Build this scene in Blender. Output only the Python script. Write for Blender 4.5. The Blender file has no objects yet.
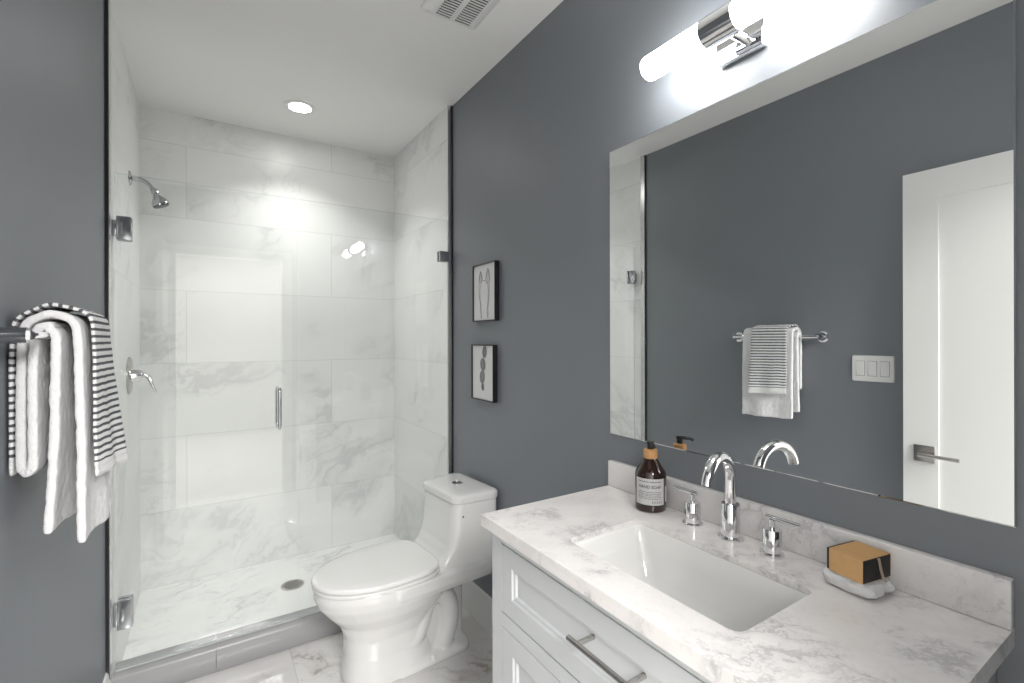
import bpy, bmesh, math, random
from mathutils import Vector, Matrix, noise
PI = math.pi
SC = bpy.context.scene
COL = SC.collection
random.seed(7)

# ------------------------------------------------------------------ camera
H = 1.348
yaw, foc, roll = 0.5656, 475.69, -0.0021
cam_data = bpy.data.cameras.new('camera'); cam = bpy.data.objects.new('camera', cam_data); COL.objects.link(cam)
cam_data.sensor_fit = 'HORIZONTAL'; cam_data.sensor_width = 36.0
cam_data.lens = 36.0*foc/1024
cam_data.shift_x = 2.954/1024; cam_data.shift_y = -2.492/1024
cam_data.clip_start = 0.02
fw = Vector((math.sin(yaw), math.cos(yaw), 0)); R0 = Vector((math.cos(yaw), -math.sin(yaw), 0)); U0 = Vector((0, 0, 1))
rt = math.cos(roll)*R0 + math.sin(roll)*U0; up = math.cos(roll)*U0 - math.sin(roll)*R0
cam.matrix_world = Matrix(((rt.x, up.x, -fw.x, 0), (rt.y, up.y, -fw.y, 0), (rt.z, up.z, -fw.z, H), (0, 0, 0, 1)))
SC.camera = cam

# ------------------------------------------------------------------ world, lights, exposure
w = bpy.data.worlds.new('world'); SC.world = w; w.use_nodes = True
w.node_tree.nodes['Background'].inputs[0].default_value = (0.9, 0.95, 1, 1)
w.node_tree.nodes['Background'].inputs[1].default_value = 0.3
SC.view_settings.view_transform = 'Standard'; SC.view_settings.look = 'None'
SC.view_settings.exposure = 1.55; SC.view_settings.gamma = 1.0
SC.view_settings.use_curve_mapping = False
E_TUBE, E_DOWN, P_DOWN, P_HALL = 10.5, 18.0, 2.0, 110.0

def area_light(name, loc, size, power, color=(1, 1, 1), rot=(0, 0, 0), shape='DISK', sy=None, spread=PI):
    l = bpy.data.lights.new(name, 'AREA'); l.shape = shape; l.size = size
    if sy: l.size_y = sy
    l.energy = power; l.color = color; l.spread = spread
    o = bpy.data.objects.new(name, l); o.location = loc; o.rotation_euler = rot; COL.objects.link(o)
    return o
ZC = 2.583
area_light('shower_lamp', (0.419, 2.728, ZC-0.012), 0.11, P_DOWN, (1, 0.98, 0.95), spread=2.0)
area_light('hall_fill', (0.2, -1.9, 2.52), 1.8, P_HALL, (1, 0.98, 0.96))  # added fill light, unseen; brightens the room through the doorway

# ------------------------------------------------------------------ helpers: materials
def newmat(name):
    m = bpy.data.materials.new(name); m.use_nodes = True
    nt = m.node_tree; b = nt.nodes['Principled BSDF']
    return m, nt, b
def N(nt, typ, ins=None, **kw):
    n = nt.nodes.new(typ)
    for k, v in kw.items(): setattr(n, k, v)
    if ins:
        for k, v in ins.items():
            s = n.inputs[k]
            if isinstance(v, bpy.types.NodeSocket): nt.links.new(v, s)
            else: s.default_value = v
    return n
def M(nt, op, a, b=None, c=None, clamp=False):
    n = nt.nodes.new('ShaderNodeMath'); n.operation = op; n.use_clamp = clamp
    for i, v in enumerate((a, b, c)):
        if v is None: continue
        if isinstance(v, bpy.types.NodeSocket): nt.links.new(v, n.inputs[i])
        else: n.inputs[i].default_value = v
    return n.outputs[0]
def VM(nt, op, a, b=None):
    n = nt.nodes.new('ShaderNodeVectorMath'); n.operation = op
    for i, v in enumerate((a, b)):
        if v is None: continue
        if isinstance(v, bpy.types.NodeSocket): nt.links.new(v, n.inputs[i])
        else: n.inputs[i].default_value = v
    return n.outputs[0]
def mixc(nt, f, a, b):
    n = nt.nodes.new('ShaderNodeMix'); n.data_type = 'RGBA'
    for s, v in ((n.inputs[0], f), (n.inputs[6], a), (n.inputs[7], b)):
        if isinstance(v, bpy.types.NodeSocket): nt.links.new(v, s)
        else: s.default_value = v if not isinstance(v, tuple) or len(v) == 4 else (*v, 1)
    return n.outputs[2]
def smooth(nt, v, a, b, c=0.0, d=1.0):
    n = nt.nodes.new('ShaderNodeMapRange'); n.interpolation_type = 'SMOOTHSTEP'
    nt.links.new(v, n.inputs[0])
    for i, q in enumerate((a, b, c, d)): n.inputs[i+1].default_value = q
    return n.outputs[0]
def plain(name, col, rough=0.5, metal=0.0, spec=0.5, vary=0.04, scale=30, bump=0.0, coat=0.0, bscale=None):
    m, nt, b = newmat(name)
    tc = N(nt, 'ShaderNodeTexCoord')
    ns = N(nt, 'ShaderNodeTexNoise', {'Vector': tc.outputs['Object'], 'Scale': scale, 'Detail': 3.0})
    dark = tuple(c*(1-vary) for c in col); lite = tuple(min(1, c*(1+vary)) for c in col)
    nt.links.new(mixc(nt, ns.outputs[0], dark, lite), b.inputs['Base Color'])
    b.inputs['Roughness'].default_value = rough; b.inputs['Metallic'].default_value = metal
    b.inputs['Specular IOR Level'].default_value = spec
    if coat: b.inputs['Coat Weight'].default_value = coat; b.inputs['Coat Roughness'].default_value = 0.03
    if bump:
        n2 = N(nt, 'ShaderNodeTexNoise', {'Vector': tc.outputs['Object'], 'Scale': bscale or scale, 'Detail': 4.0})
        bp = N(nt, 'ShaderNodeBump', {'Height': n2.outputs[0], 'Strength': bump, 'Distance': 0.002})
        nt.links.new(bp.outputs[0], b.inputs['Normal'])
    return m
def marble(name, axes, tile=None, origin=(0, 0), stagger=0.5, base=(.84, .85, .84), vein=(.42, .43, .44),
           vein2=None, amt=.75, scale=1.0, angle=0.6, rough=0.22, grout=(.62, .63, .62), groutw=0.0012, seed=0.0, thin=.035,
           cloud=.5, spec=.5, rim=0.0, fine=0.0):
    """veined stone; axes picks the two world axes the slab lies in, tile = (length, height)"""
    m, nt, b = newmat(name)
    tc = N(nt, 'ShaderNodeTexCoord'); sep = N(nt, 'ShaderNodeSeparateXYZ', {0: tc.outputs['Object']})
    a = sep.outputs[axes[0]]; c = sep.outputs[axes[1]]
    third = sep.outputs[3-axes[0]-axes[1]]
    vec = N(nt, 'ShaderNodeCombineXYZ', {0: a, 1: c, 2: M(nt, 'ADD', third, seed)}).outputs[0]
    edge = None
    if tile:
        rv = M(nt, 'DIVIDE', M(nt, 'SUBTRACT', c, origin[1]), tile[1]); row = M(nt, 'FLOOR', rv)
        par = M(nt, 'MULTIPLY', M(nt, 'FLOORED_MODULO', row, 2.0), stagger)
        cv = M(nt, 'ADD', M(nt, 'DIVIDE', M(nt, 'SUBTRACT', a, origin[0]), tile[0]), par); colm = M(nt, 'FLOOR', cv)
        wn = N(nt, 'ShaderNodeTexWhiteNoise', {'Vector': N(nt, 'ShaderNodeCombineXYZ', {0: row, 1: colm, 2: seed+.37}).outputs[0]})
        off = VM(nt, 'MULTIPLY', wn.outputs['Color'], (9.0, 9.0, 9.0)); vec = VM(nt, 'ADD', vec, off)
        fr = M(nt, 'FRACT', rv); fc = M(nt, 'FRACT', cv)
        er = M(nt, 'MULTIPLY', M(nt, 'MINIMUM', fr, M(nt, 'SUBTRACT', 1.0, fr)), tile[1])
        ec = M(nt, 'MULTIPLY', M(nt, 'MINIMUM', fc, M(nt, 'SUBTRACT', 1.0, fc)), tile[0])
        edge = M(nt, 'LESS_THAN', M(nt, 'MINIMUM', er, ec), groutw)
    rot = N(nt, 'ShaderNodeVectorRotate', {'Vector': vec, 'Angle': angle}, rotation_type='Z_AXIS').outputs[0]
    wob = N(nt, 'ShaderNodeTexNoise', {'Vector': rot, 'Scale': 2.4*scale, 'Detail': 5.0, 'Roughness': .6})
    wv = VM(nt, 'MULTIPLY', VM(nt, 'SUBTRACT', wob.outputs['Color'], (.5, .5, .5)), (.55/scale, .55/scale, .3))
    st = VM(nt, 'MULTIPLY', VM(nt, 'ADD', rot, wv), (.75, 2.1, 1.0))
    n1 = N(nt, 'ShaderNodeTexNoise', {'Vector': st, 'Scale': 1.35*scale, 'Detail': 3.0, 'Roughness': .5}).outputs[0]
    ridge = M(nt, 'ABSOLUTE', M(nt, 'SUBTRACT', n1, .5))
    v1 = smooth(nt, ridge, thin, 0.0)
    v1s = smooth(nt, ridge, thin*3.6, 0.0, 0.0, .45)
    n2 = N(nt, 'ShaderNodeTexNoise', {'Vector': VM(nt, 'ADD', st, (3.1, 7.7, 1.0)), 'Scale': 3.1*scale, 'Detail': 4.0}).outputs[0]
    v2 = M(nt, 'MULTIPLY', smooth(nt, M(nt, 'ABSOLUTE', M(nt, 'SUBTRACT', n2, .5)), thin*.8, 0.0), .5)
    patch = smooth(nt, N(nt, 'ShaderNodeTexNoise', {'Vector': VM(nt, 'ADD', vec, (5., 2., 0.)), 'Scale': 1.7*scale, 'Detail': 2.0}).outputs[0], .42, .66)
    veins = M(nt, 'MULTIPLY', M(nt, 'ADD', M(nt, 'MAXIMUM', v1, v1s), v2), patch, clamp=True)
    cl = smooth(nt, N(nt, 'ShaderNodeTexNoise', {'Vector': st, 'Scale': 1.1*scale, 'Detail': 4.0}).outputs[0], .4, .75, 0, cloud*.35)
    fac = M(nt, 'MULTIPLY', M(nt, 'MAXIMUM', veins, cl), amt, clamp=True)
    if fine:
        n3 = N(nt, 'ShaderNodeTexNoise', {'Vector': vec, 'Scale': 90.0, 'Detail': 3.0}).outputs[0]
        fac = M(nt, 'ADD', fac, smooth(nt, n3, .55, .75, 0, fine), clamp=True)
    vc = vein
    if vein2:
        n4 = N(nt, 'ShaderNodeTexNoise', {'Vector': vec, 'Scale': 2.0*scale}).outputs[0]
        vc = mixc(nt, smooth(nt, n4, .45, .6), vein, vein2)
    colr = mixc(nt, fac, base, vc)
    if edge is not None: colr = mixc(nt, edge, colr, grout)
    nt.links.new(colr, b.inputs['Base Color'])
    b.inputs['Roughness'].default_value = rough; b.inputs['Specular IOR Level'].default_value = spec
    return m
def emit(name, col, s):
    m, nt, b = newmat(name)
    b.inputs['Base Color'].default_value = (*col, 1); b.inputs['Roughness'].default_value = .3
    b.inputs['Emission Color'].default_value = (*col, 1); b.inputs['Emission Strength'].default_value = s
    return m
def glass(name, tint=(.975, .985, .98), ior=1.45, rough=0.0, mul=1.0):
    m, nt, b = newmat(name); nt.nodes.remove(b); out = nt.nodes['Material Output']
    tr = N(nt, 'ShaderNodeBsdfTransparent', {0: (*tint, 1)}); gl = N(nt, 'ShaderNodeBsdfGlossy', {0: (1, 1, 1, 1), 'Roughness': rough})
    ge = N(nt, 'ShaderNodeNewGeometry')
    dt = N(nt, 'ShaderNodeVectorMath', {0: ge.outputs['Normal'], 1: ge.outputs['Incoming']}, operation='DOT_PRODUCT').outputs['Value']
    q = M(nt, 'SUBTRACT', 1.0, M(nt, 'ABSOLUTE', dt), clamp=True)
    f = M(nt, 'ADD', M(nt, 'MULTIPLY', M(nt, 'POWER', q, 5.0), .90), .04*mul, clamp=True)
    mx = N(nt, 'ShaderNodeMixShader', {0: f, 1: tr.outputs[0], 2: gl.outputs[0]})
    nt.links.new(mx.outputs[0], out.inputs[0]); return m

MT = {}
MT['paint'] = plain('slate_blue_paint', (.186, .203, .225), rough=.48, spec=.75, vary=.03, scale=6, bump=.06, bscale=260)
MT['ceiling'] = plain('ceiling_paint', (.86, .86, .85), rough=.8, vary=.01)
MT['white_paint'] = plain('white_semigloss', (.78, .78, .77), rough=.32, vary=.01)
MT['hall'] = plain('hall_paint', (.78, .78, .77), rough=.8, vary=.01)
MT['hall_grey'] = plain('hall_dimmed_paint', (.34, .34, .33), rough=.8, vary=.01)  # far wall colour darkened to weaken its reflection in the shower glass
MT['cab'] = plain('cabinet_paint', (.62, .64, .655), rough=.38, vary=.015)
MT['porcelain'] = plain('porcelain', (.76, .76, .75), rough=.07, vary=.005, coat=.6)
MT['seat'] = plain('seat_plastic', (.80, .80, .79), rough=.13, vary=.005)
MT['chrome'] = plain('chrome', (.82, .82, .83), rough=.06, metal=1, vary=.01)
MT['chrome2'] = plain('chrome_darkened', (.50, .50, .51), rough=.10, metal=1, vary=.01)  # chrome darkened; dark reflections are put into the colour
MT['steel'] = plain('brushed_nickel', (.52, .50, .48), rough=.24, metal=1, vary=.03)
MT['hinge'] = plain('hinge_metal', (.42, .43, .45), rough=.18, metal=1, vary=.03)
MT['dark'] = plain('dark_gap', (.02, .02, .02), rough=.7)  # near-black backing and mark; also painted shade in slots and drain
MT['seal'] = plain('clear_vinyl', (.55, .56, .56), rough=.3)
MT['gap'] = plain('painted_gap_shade', (.16, .16, .16), rough=.7)  # grey that paints the shade around the switch rockers
MT['black'] = plain('black_plastic', (.015, .015, .016), rough=.3)
MT['frame'] = plain('black_frame', (.012, .012, .014), rough=.35)
MT['paper'] = plain('print_paper', (.72, .72, .71), rough=.6, vary=.01)
MT['ink'] = plain('ink_grey', (.18, .18, .19), rough=.7, vary=.15, scale=90)
MT['ink2'] = plain('ink_light', (.30, .30, .31), rough=.7, vary=.35, scale=160)
MT['amber'] = plain('brown_bottle', (.022, .008, .005), rough=.09, vary=.05, coat=.5)
MT['wood'] = plain('bamboo_collar', (.56, .30, .12), rough=.5, vary=.12, scale=60)
MT['label'] = plain('label_paper', (.58, .58, .575), rough=.5, vary=.01)
MT['text'] = plain('label_ink', (.06, .06, .07), rough=.6)
MT['kraft'] = plain('kraft_paper', (.62, .37, .16), rough=.6, vary=.12, scale=55)
MT['box_black'] = plain('black_card', (.012, .012, .012), rough=.55)
MT['twine'] = plain('twine', (.42, .33, .26), rough=.9, vary=.2, scale=300)
MT['terry'] = plain('white_terry', (.80, .80, .81), rough=.95, vary=.05, scale=350, bump=1.0, bscale=420, spec=.1)
MT['plastic'] = plain('white_plastic', (.80, .80, .79), rough=.3, vary=.005)
MT['dark_strip'] = plain('dark_edge_strip', (.02, .022, .025), rough=.3)  # near-black strip along the tile edge
MT['trim'] = plain('satin_edge_trim', (.62, .62, .62), rough=.25, metal=1)
MT['glass'] = glass('clear_glass', (.988, .994, .991), 1.45, 0.0, 1.0)
MT['glass_edge'] = glass('glass_edge', (.74, .80, .78), 1.45, 0.0)
TZ = .025
MT['tile_back'] = marble('tile_back', (0, 2), (1.524, .397), (.667, TZ+.003), .5, seed=1.3, angle=-.5, amt=.40, rough=.33)
MT['tile_left'] = marble('tile_left', (1, 2), (1.524, .397), (2.755-1.524, TZ+.003), .5, seed=4.1, angle=-.7, amt=.38, rough=.33)
MT['tile_right'] = marble('tile_right', (1, 2), (1.524, .397), (1.90, TZ+.003), .0, seed=7.9, angle=.7, amt=.38, rough=.33)
MT['shower_floor'] = marble('shower_floor', (0, 1), None, seed=2.2, amt=.6, scale=1.9, angle=-.3, thin=.03, rough=.2)
MT['floor'] = marble('floor_marble', (0, 1), (.61, .61), (.30, 1.66), .0, seed=9.4, amt=.9, scale=1.5, angle=.9, thin=.028,
                     base=(.70, .69, .68), vein=(.30, .28, .27), vein2=(.42, .36, .32), rough=.05, grout=(.5, .5, .5))
MT['curb'] = marble('curb_stone', (0, 2), None, seed=3.3, amt=.3, base=(.36, .36, .37), vein=(.34, .34, .35), rough=.22)
MT['counter'] = marble('counter_marble', (0, 1), None, seed=6.4, amt=.72, scale=4.8, angle=.8, thin=.045,
                       base=(.86, .835, .825), vein=(.46, .45, .46), rough=.14, fine=.16, cloud=.7)
MT['splash'] = marble('splash_marble', (1, 2), None, seed=5.4, amt=.62, scale=3.0, angle=.8, thin=.030,
                      base=(.82, .80, .795), vein=(.44, .43, .45), rough=.16, fine=.14, cloud=.7)
m, nt, b = newmat('mirror_silver'); b.inputs['Metallic'].default_value = 1; b.inputs['Roughness'].default_value = 0.0
b.inputs['Base Color'].default_value = (.90, .915, .91, 1); MT['mirror'] = m
# striped terry: stripes run across the length of the towel (second UV coordinate, in metres)
m, nt, b = newmat('striped_terry')
uv = N(nt, 'ShaderNodeUVMap'); sp = N(nt, 'ShaderNodeSeparateXYZ', {0: uv.outputs[0]})
tcs = N(nt, 'ShaderNodeTexCoord')
nz = N(nt, 'ShaderNodeTexNoise', {'Vector': tcs.outputs['Object'], 'Scale': 220.0, 'Detail': 3.0}).outputs[0]
vv = M(nt, 'ADD', sp.outputs[1], M(nt, 'MULTIPLY', M(nt, 'SUBTRACT', nz, .5), .0035))
frs = M(nt, 'FRACT', M(nt, 'DIVIDE', vv, .0140))
stripe = M(nt, 'MULTIPLY', smooth(nt, frs, .50, .58), M(nt, 'SUBTRACT', 1.0, smooth(nt, frs, .90, .98)))
hem = M(nt, 'MULTIPLY', M(nt, 'GREATER_THAN', sp.outputs[1], .035), M(nt, 'LESS_THAN', sp.outputs[1], sp.outputs[0]))
nt.links.new(mixc(nt, M(nt, 'MULTIPLY', stripe, hem), (.80, .80, .80), (.115, .12, .135)), b.inputs['Base Color'])
b.inputs['Roughness'].default_value = .95; b.inputs['Specular IOR Level'].default_value = .1
hgt = M(nt, 'ADD', nz, M(nt, 'MULTIPLY', stripe, -1.2))
bp = N(nt, 'ShaderNodeBump', {'Height': hgt, 'Strength': .8, 'Distance': .002}); nt.links.new(bp.outputs[0], b.inputs['Normal'])
MT['stripe'] = m

# ------------------------------------------------------------------ helpers: shapes
def obj(name, bm, mat, parent=None, sm=None, kind=None, label=None, bevel=0):
    """link bm as ONE mesh object; sm = autosmooth angle in degrees"""
    me = bpy.data.meshes.new(name)
    bmesh.ops.recalc_face_normals(bm, faces=bm.faces)
    if sm:
        for f_ in bm.faces: f_.smooth = True
        for e in bm.edges:
            e.smooth = not (len(e.link_faces) == 2 and e.calc_face_angle(0) > math.radians(sm))
    bm.to_mesh(me); bm.free()
    for mm in (mat if isinstance(mat, (list, tuple)) else [mat]): me.materials.append(mm)
    o = bpy.data.objects.new(name, me); COL.objects.link(o)
    if parent: o.parent = parent
    if kind: o['kind'] = kind
    if label: o['label'] = label
    if bevel:
        md = o.modifiers.new('bevel', 'BEVEL'); md.width = bevel; md.segments = 3; md.limit_method = 'ANGLE'; md.angle_limit = math.radians(40)
        md.harden_normals = False
        for p_ in me.polygons: p_.use_smooth = True
    return o
def tag(o, label, cat, group=None):
    o['label'] = label; o['category'] = cat
    if group: o['group'] = group
    return o
def thing(name, label, cat, loc=(0, 0, 0), group=None):
    o = bpy.data.objects.new(name, None); COL.objects.link(o); o.location = loc; o.empty_display_size = .05
    return tag(o, label, cat, group)
def local(bm, loc):
    bmesh.ops.translate(bm, verts=bm.verts, vec=(-loc[0], -loc[1], -loc[2])); return bm
def box(bm, x0, x1, y0, y1, z0, z1, mi=0):
    vs = [bm.verts.new(p) for p in ((x0, y0, z0), (x1, y0, z0), (x1, y1, z0), (x0, y1, z0), (x0, y0, z1), (x1, y0, z1), (x1, y1, z1), (x0, y1, z1))]
    for q in ((0, 3, 2, 1), (4, 5, 6, 7), (0, 1, 5, 4), (1, 2, 6, 5), (2, 3, 7, 6), (3, 0, 4, 7)):
        f_ = bm.faces.new([vs[i] for i in q]); f_.material_index = mi
    return bm
def boxes(*bs):
    bm = bmesh.new()
    for q in bs: box(bm, *q)
    return bm
def tube(bm, pts, r, seg=16, cap=True, closed=False):
    """swept tube; r a number or one per point"""
    pts = [Vector(p) for p in pts]; n = len(pts); rs = r if isinstance(r, (list, tuple)) else [r]*n
    rings = []; prev = None
    for i, p in enumerate(pts):
        if i == 0: t = pts[1]-p
        elif i == n-1: t = p-pts[i-1]
        else: t = (pts[i+1]-p).normalized()+(p-pts[i-1]).normalized()
        t.normalize()
        if prev is None:
            a = Vector((0, 0, 1)) if abs(t.z) < .9 else Vector((1, 0, 0)); u = t.cross(a).normalized()
        else:
            u = prev-t*prev.dot(t); u.normalize()
        prev = u; v = t.cross(u)
        rings.append([bm.verts.new(p+(u*math.cos(2*PI*k/seg)+v*math.sin(2*PI*k/seg))*rs[i]) for k in range(seg)])
    for i in range(n-1):
        for k in range(seg):
            bm.faces.new((rings[i][k], rings[i][(k+1) % seg], rings[i+1][(k+1) % seg], rings[i+1][k]))
    if cap:
        bm.faces.new(rings[0]); bm.faces.new(rings[-1])
    return bm
def lathe(bm, prof, origin=(0, 0, 0), axis='z', seg=40):
    """prof: (radius, height) list, revolved about axis"""
    o = Vector(origin); rings = []
    for r, h in prof:
        if r < 1e-6: 
            P = {'z': Vector((0, 0, h)), 'x': Vector((h, 0, 0)), 'y': Vector((0, h, 0))}[axis]
            rings.append([bm.verts.new(o+P)]); continue
        ring = []
        for k in range(seg):
            c, s = math.cos(2*PI*k/seg)*r, math.sin(2*PI*k/seg)*r
            P = {'z': Vector((c, s, h)), 'x': Vector((h, c, s)), 'y': Vector((c, h, s))}[axis]
            ring.append(bm.verts.new(o+P))
        rings.append(ring)
    for a, b_ in zip(rings, rings[1:]):
        for k in range(seg):
            k2 = (k+1) % seg
            if len(a) == 1 and len(b_) == 1: continue
            if len(a) == 1: bm.faces.new((a[0], b_[k], b_[k2]))
            elif len(b_) == 1: bm.faces.new((a[k], a[k2], b_[0]))
            else: bm.faces.new((a[k], a[k2], b_[k2], b_[k]))
    if len(rings[0]) > 1: bm.faces.new(rings[0])
    if len(rings[-1]) > 1: bm.faces.new(rings[-1])
    return bm
def rrect(x0, x1, y0, y1, r, seg=6):
    pts = []
    for cx, cy, a0 in ((x1-r, y1-r, 0), (x0+r, y1-r, PI/2), (x0+r, y0+r, PI), (x1-r, y0+r, 1.5*PI)):
        for k in range(seg+1):
            a = a0+PI/2*k/seg; pts.append((cx+r*math.cos(a), cy+r*math.sin(a)))
    return pts
def loft(bm, rings, cap0=True, cap1=True):
    R = [[bm.verts.new(p) for p in r] for r in rings]; n = len(R[0])
    for a, b_ in zip(R, R[1:]):
        for k in range(n): bm.faces.new((a[k], a[(k+1) % n], b_[(k+1) % n], b_[k]))
    if cap0: bm.faces.new(R[0])
    if cap1: bm.faces.new(R[-1])
    return R

# ------------------------------------------------------------------ the room shell
XL, XR = -.308, 1.10         # painted faces
TL, TR = -.298, 1.076        # tiled faces
YN, YB = -.04, 3.153         # entry wall, shower back wall
CY0, CY1 = 2.262, 2.375      # curb
CZ = .100
HX0, HX1, HY = -1.6, 2.6, -3.2
obj('floor', boxes((XL-.1, XR+.1, YN-.14, YB+.1, -.12, 0)), MT['floor'], kind='structure')
obj('ceiling', boxes((XL-.1, XR+.1, YN-.12, YB+.1, ZC, ZC+.1)), MT['ceiling'], kind='structure')
obj('wall_left', boxes((XL-.1, XL, YN, YB, 0, ZC)), MT['paint'], kind='structure')
obj('wall_right', boxes((XR, XR+.1, YN, YB, 0, ZC)), MT['paint'], kind='structure')
obj('wall_back', boxes((XL-.1, XR+.1, YB, YB+.1, 0, ZC)), MT['tile_back'], kind='structure')
obj('wall_shower_left', boxes((XL, TL, 2.245, YB, 0, ZC)), MT['tile_left'], kind='structure')
obj('wall_shower_right', boxes((TR, XR, 2.300, YB, 0, ZC)), MT['tile_right'], kind='structure')
DX0, DX1, DZ = -.225, .575, 2.055
obj('wall_entry', boxes((XL-.1, DX0, YN-.12, YN, 0, ZC), (DX1, XR+.1, YN-.12, YN, 0, ZC), (DX0, DX1, YN-.12, YN, DZ, ZC)), MT['paint'], kind='structure')
obj('trim_1', boxes((XL, TL+.0005, 2.206, 2.212, .0, ZC)), MT['dark_strip'], kind='structure')
obj('trim_2', boxes((XL, TL+.002, 2.212, 2.245, .0, ZC)), MT['trim'], kind='structure')
obj('trim_3', boxes((TR, XR, 2.292, 2.300, .0, ZC)), MT['trim'], kind='structure')
obj('trim_4', boxes((XR-.008, XR, 2.285, 2.292, .0, ZC)), MT['dark_strip'], kind='structure')
def casing(y0, y1):
    bm = boxes((DX0-.055, DX0, y0, y1, 0, DZ+.06), (DX1, DX1+.065, y0, y1, 0, DZ+.06), (DX0, DX1, y0, y1, DZ, DZ+.06)); return bm
obj('trim_5', casing(YN, YN+.014), MT['white_paint'], kind='structure', bevel=.003)
obj('trim_6', boxes((DX0-.001, DX0+.012, YN-.13, YN+.001, 0, DZ), (DX1-.012, DX1+.001, YN-.13, YN+.001, 0, DZ), (DX0, DX1, YN-.13, YN+.001, DZ-.012, DZ+.001)), MT['white_paint'], kind='structure')
def skirting(x0, x1, y0, y1, side):
    """moulded board: side is -1 when it faces -x, 1 for +x"""
    xa = x1 if side < 0 else x0; s = side
    prof = [(0, 0), (.014, 0), (.014, .125), (.010, .135), (.009, .150), (.005, .158), (0, .160)]
    bm = bmesh.new()
    loft(bm, [[(xa+s*d, y, z) for d, z in prof] for y in (y0, y1)]); return bm
obj('baseboard_right', skirting(XR-.014, XR, 1.10, 2.262, -1), MT['white_paint'], kind='structure', sm=30)
obj('baseboard_left', skirting(XL, XL+.014, .82, 2.206, 1), MT['white_paint'], kind='structure', sm=30)
# hall beyond the entry
obj('floor_hall', boxes((HX0, HX1, HY, YN-.14, -.12, -.002)), plain('hall_carpet', (.36, .35, .33), rough=.9, vary=.1, scale=9), kind='structure')
obj('ceiling_hall', boxes((HX0, HX1, HY, YN-.12, ZC, ZC+.1)), MT['ceiling'], kind='structure')
obj('wall_hall_far', boxes((HX0, HX1, HY-.1, HY, -.12, ZC)), MT['hall_grey'], kind='structure')
obj('wall_hall_left', boxes((HX0-.1, HX0, HY, YN-.12, -.12, ZC)), MT['hall'], kind='structure')
obj('wall_hall_right', boxes((HX1, HX1+.1, HY, YN-.12, -.12, ZC)), MT['hall'], kind='structure')
obj('wall_hall_near', boxes((HX0, XL-.1, YN-.12, YN-.02, 0, ZC), (XR+.1, HX1, YN-.12, YN-.02, 0, ZC)), MT['hall'], kind='structure')
# shower floor and curb
obj('floor_shower', boxes((TL, TR, CY1-.01, YB, 0, TZ)), MT['shower_floor'], kind='structure')
bm = bmesh.new(); loft(bm, [[(x, y, z) for y, z in [(CY0+.003, 0), (CY0, .003), (CY0, CZ-.010), (CY0+.003, CZ-.003), (CY0+.010, CZ), (CY1-.006, CZ), (CY1, CZ-.006), (CY1, 0)]] for x in (TL, .028)])
loft(bm, [[(x, y, z) for y, z in [(CY0+.003, 0), (CY0, .003), (CY0, CZ-.010), (CY0+.003, CZ-.003), (CY0+.010, CZ), (CY1-.006, CZ), (CY1, CZ-.006), (CY1, 0)]] for x in (.0295, TR)])
obj('trim_7', bm, MT['curb'], kind='structure', sm=50)

# ------------------------------------------------------------------ shower fittings
GY = 2.300; GT = .010
def pane(x0, x1, z0, z1):
    bm = bmesh.new(); box(bm, x0, x1, GY-GT/2, GY+GT/2, z0, z1)
    bm.faces.ensure_lookup_table(); bm.normal_update()
    for f_ in bm.faces: f_.material_index = 0 if abs(f_.normal.y) > .5 else 1
    return bm
GZ1 = 1.975
L = (0.02, GY, CZ)
door = thing('shower_door', 'frameless clear glass shower door hung on two square metal hinges', 'shower door', L)
obj('glass_pane', local(pane(TL+.006, .341, CZ+.010, GZ1), L), [MT['glass'], MT['glass_edge']], door)
obj('bottom_seal', local(boxes((TL+.006, .341, GY-.004, GY+.004, CZ+.002, CZ+.0098)), L), MT['seal'], door)
def hinge(z0, z1):
    bm = bmesh.new()
    for s in (-1, 1):
        y0, y1 = (GY-.020, GY-.0055) if s < 0 else (GY+.0055, GY+.020)
        loft(bm, [[(x, y, z) for x, z in rrect(TL+.012, -.240, z0, z1, .004, 3)] for y in (y0, y1)])
    box(bm, TL+.0005, TL+.014, GY-.018, GY+.018, z0+.016, z1-.016)
    return bm
for z0, z1 in ((1.722, 1.812), (.262, .372)):
    h = obj('hinge', local(hinge(z0, z1), L), MT['hinge'], door, bevel=.002)
    zc = (z0+z1)/2
    obj('hinge_pin', local(boxes((-.272, -.266, GY-.0215, GY-.0195, zc-.022, zc+.022)), L), MT['chrome'], h)
def pull(y_dir):
    y = GY+y_dir*.005; yo = GY+y_dir*.045; za, zb = .965, 1.135; X = .263
    pts = [(X, y, za), (X, yo-y_dir*.014, za)]
    for k in range(1, 6):
        a = PI/2*k/5; pts.append((X, yo-y_dir*.014+y_dir*.014*math.sin(a), za+.014-.014*math.cos(a)))
    pts += [(X, yo, zb-.014)]
    for k in range(1, 6):
        a = PI/2*k/5; pts.append((X, yo-y_dir*.014+y_dir*.014*math.cos(a), zb-.014+.014*math.sin(a)))
    pts.append((X, y, zb)); return tube(bmesh.new(), pts, .0085)
for s in (-1, 1): 
    o = obj('handle', local(pull(s), L), MT['chrome'], door, sm=40)
L = (.71, GY, CZ)
fix = thing('fixed_glass_screen', 'fixed clear glass panel right of the shower door, above the toilet', 'glass panel', L)
obj('glass_pane', local(pane(.347, TR-.002, CZ+.001, GZ1), L), [MT['glass'], MT['glass_edge']], fix)
obj('wall_clip', local(boxes((1.022, TR, GY-.020, GY-.0055, 1.755, 1.808), (1.022, TR, GY+.0055, GY+.020, 1.755, 1.808)), L), MT['hinge'], fix, bevel=.002)
obj('wall_clip', local(boxes((1.022, TR, GY-.020, GY-.0055, .30, .353), (1.022, TR, GY+.0055, GY+.020, .30, .353)), L), MT['hinge'], fix, bevel=.002)

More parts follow.
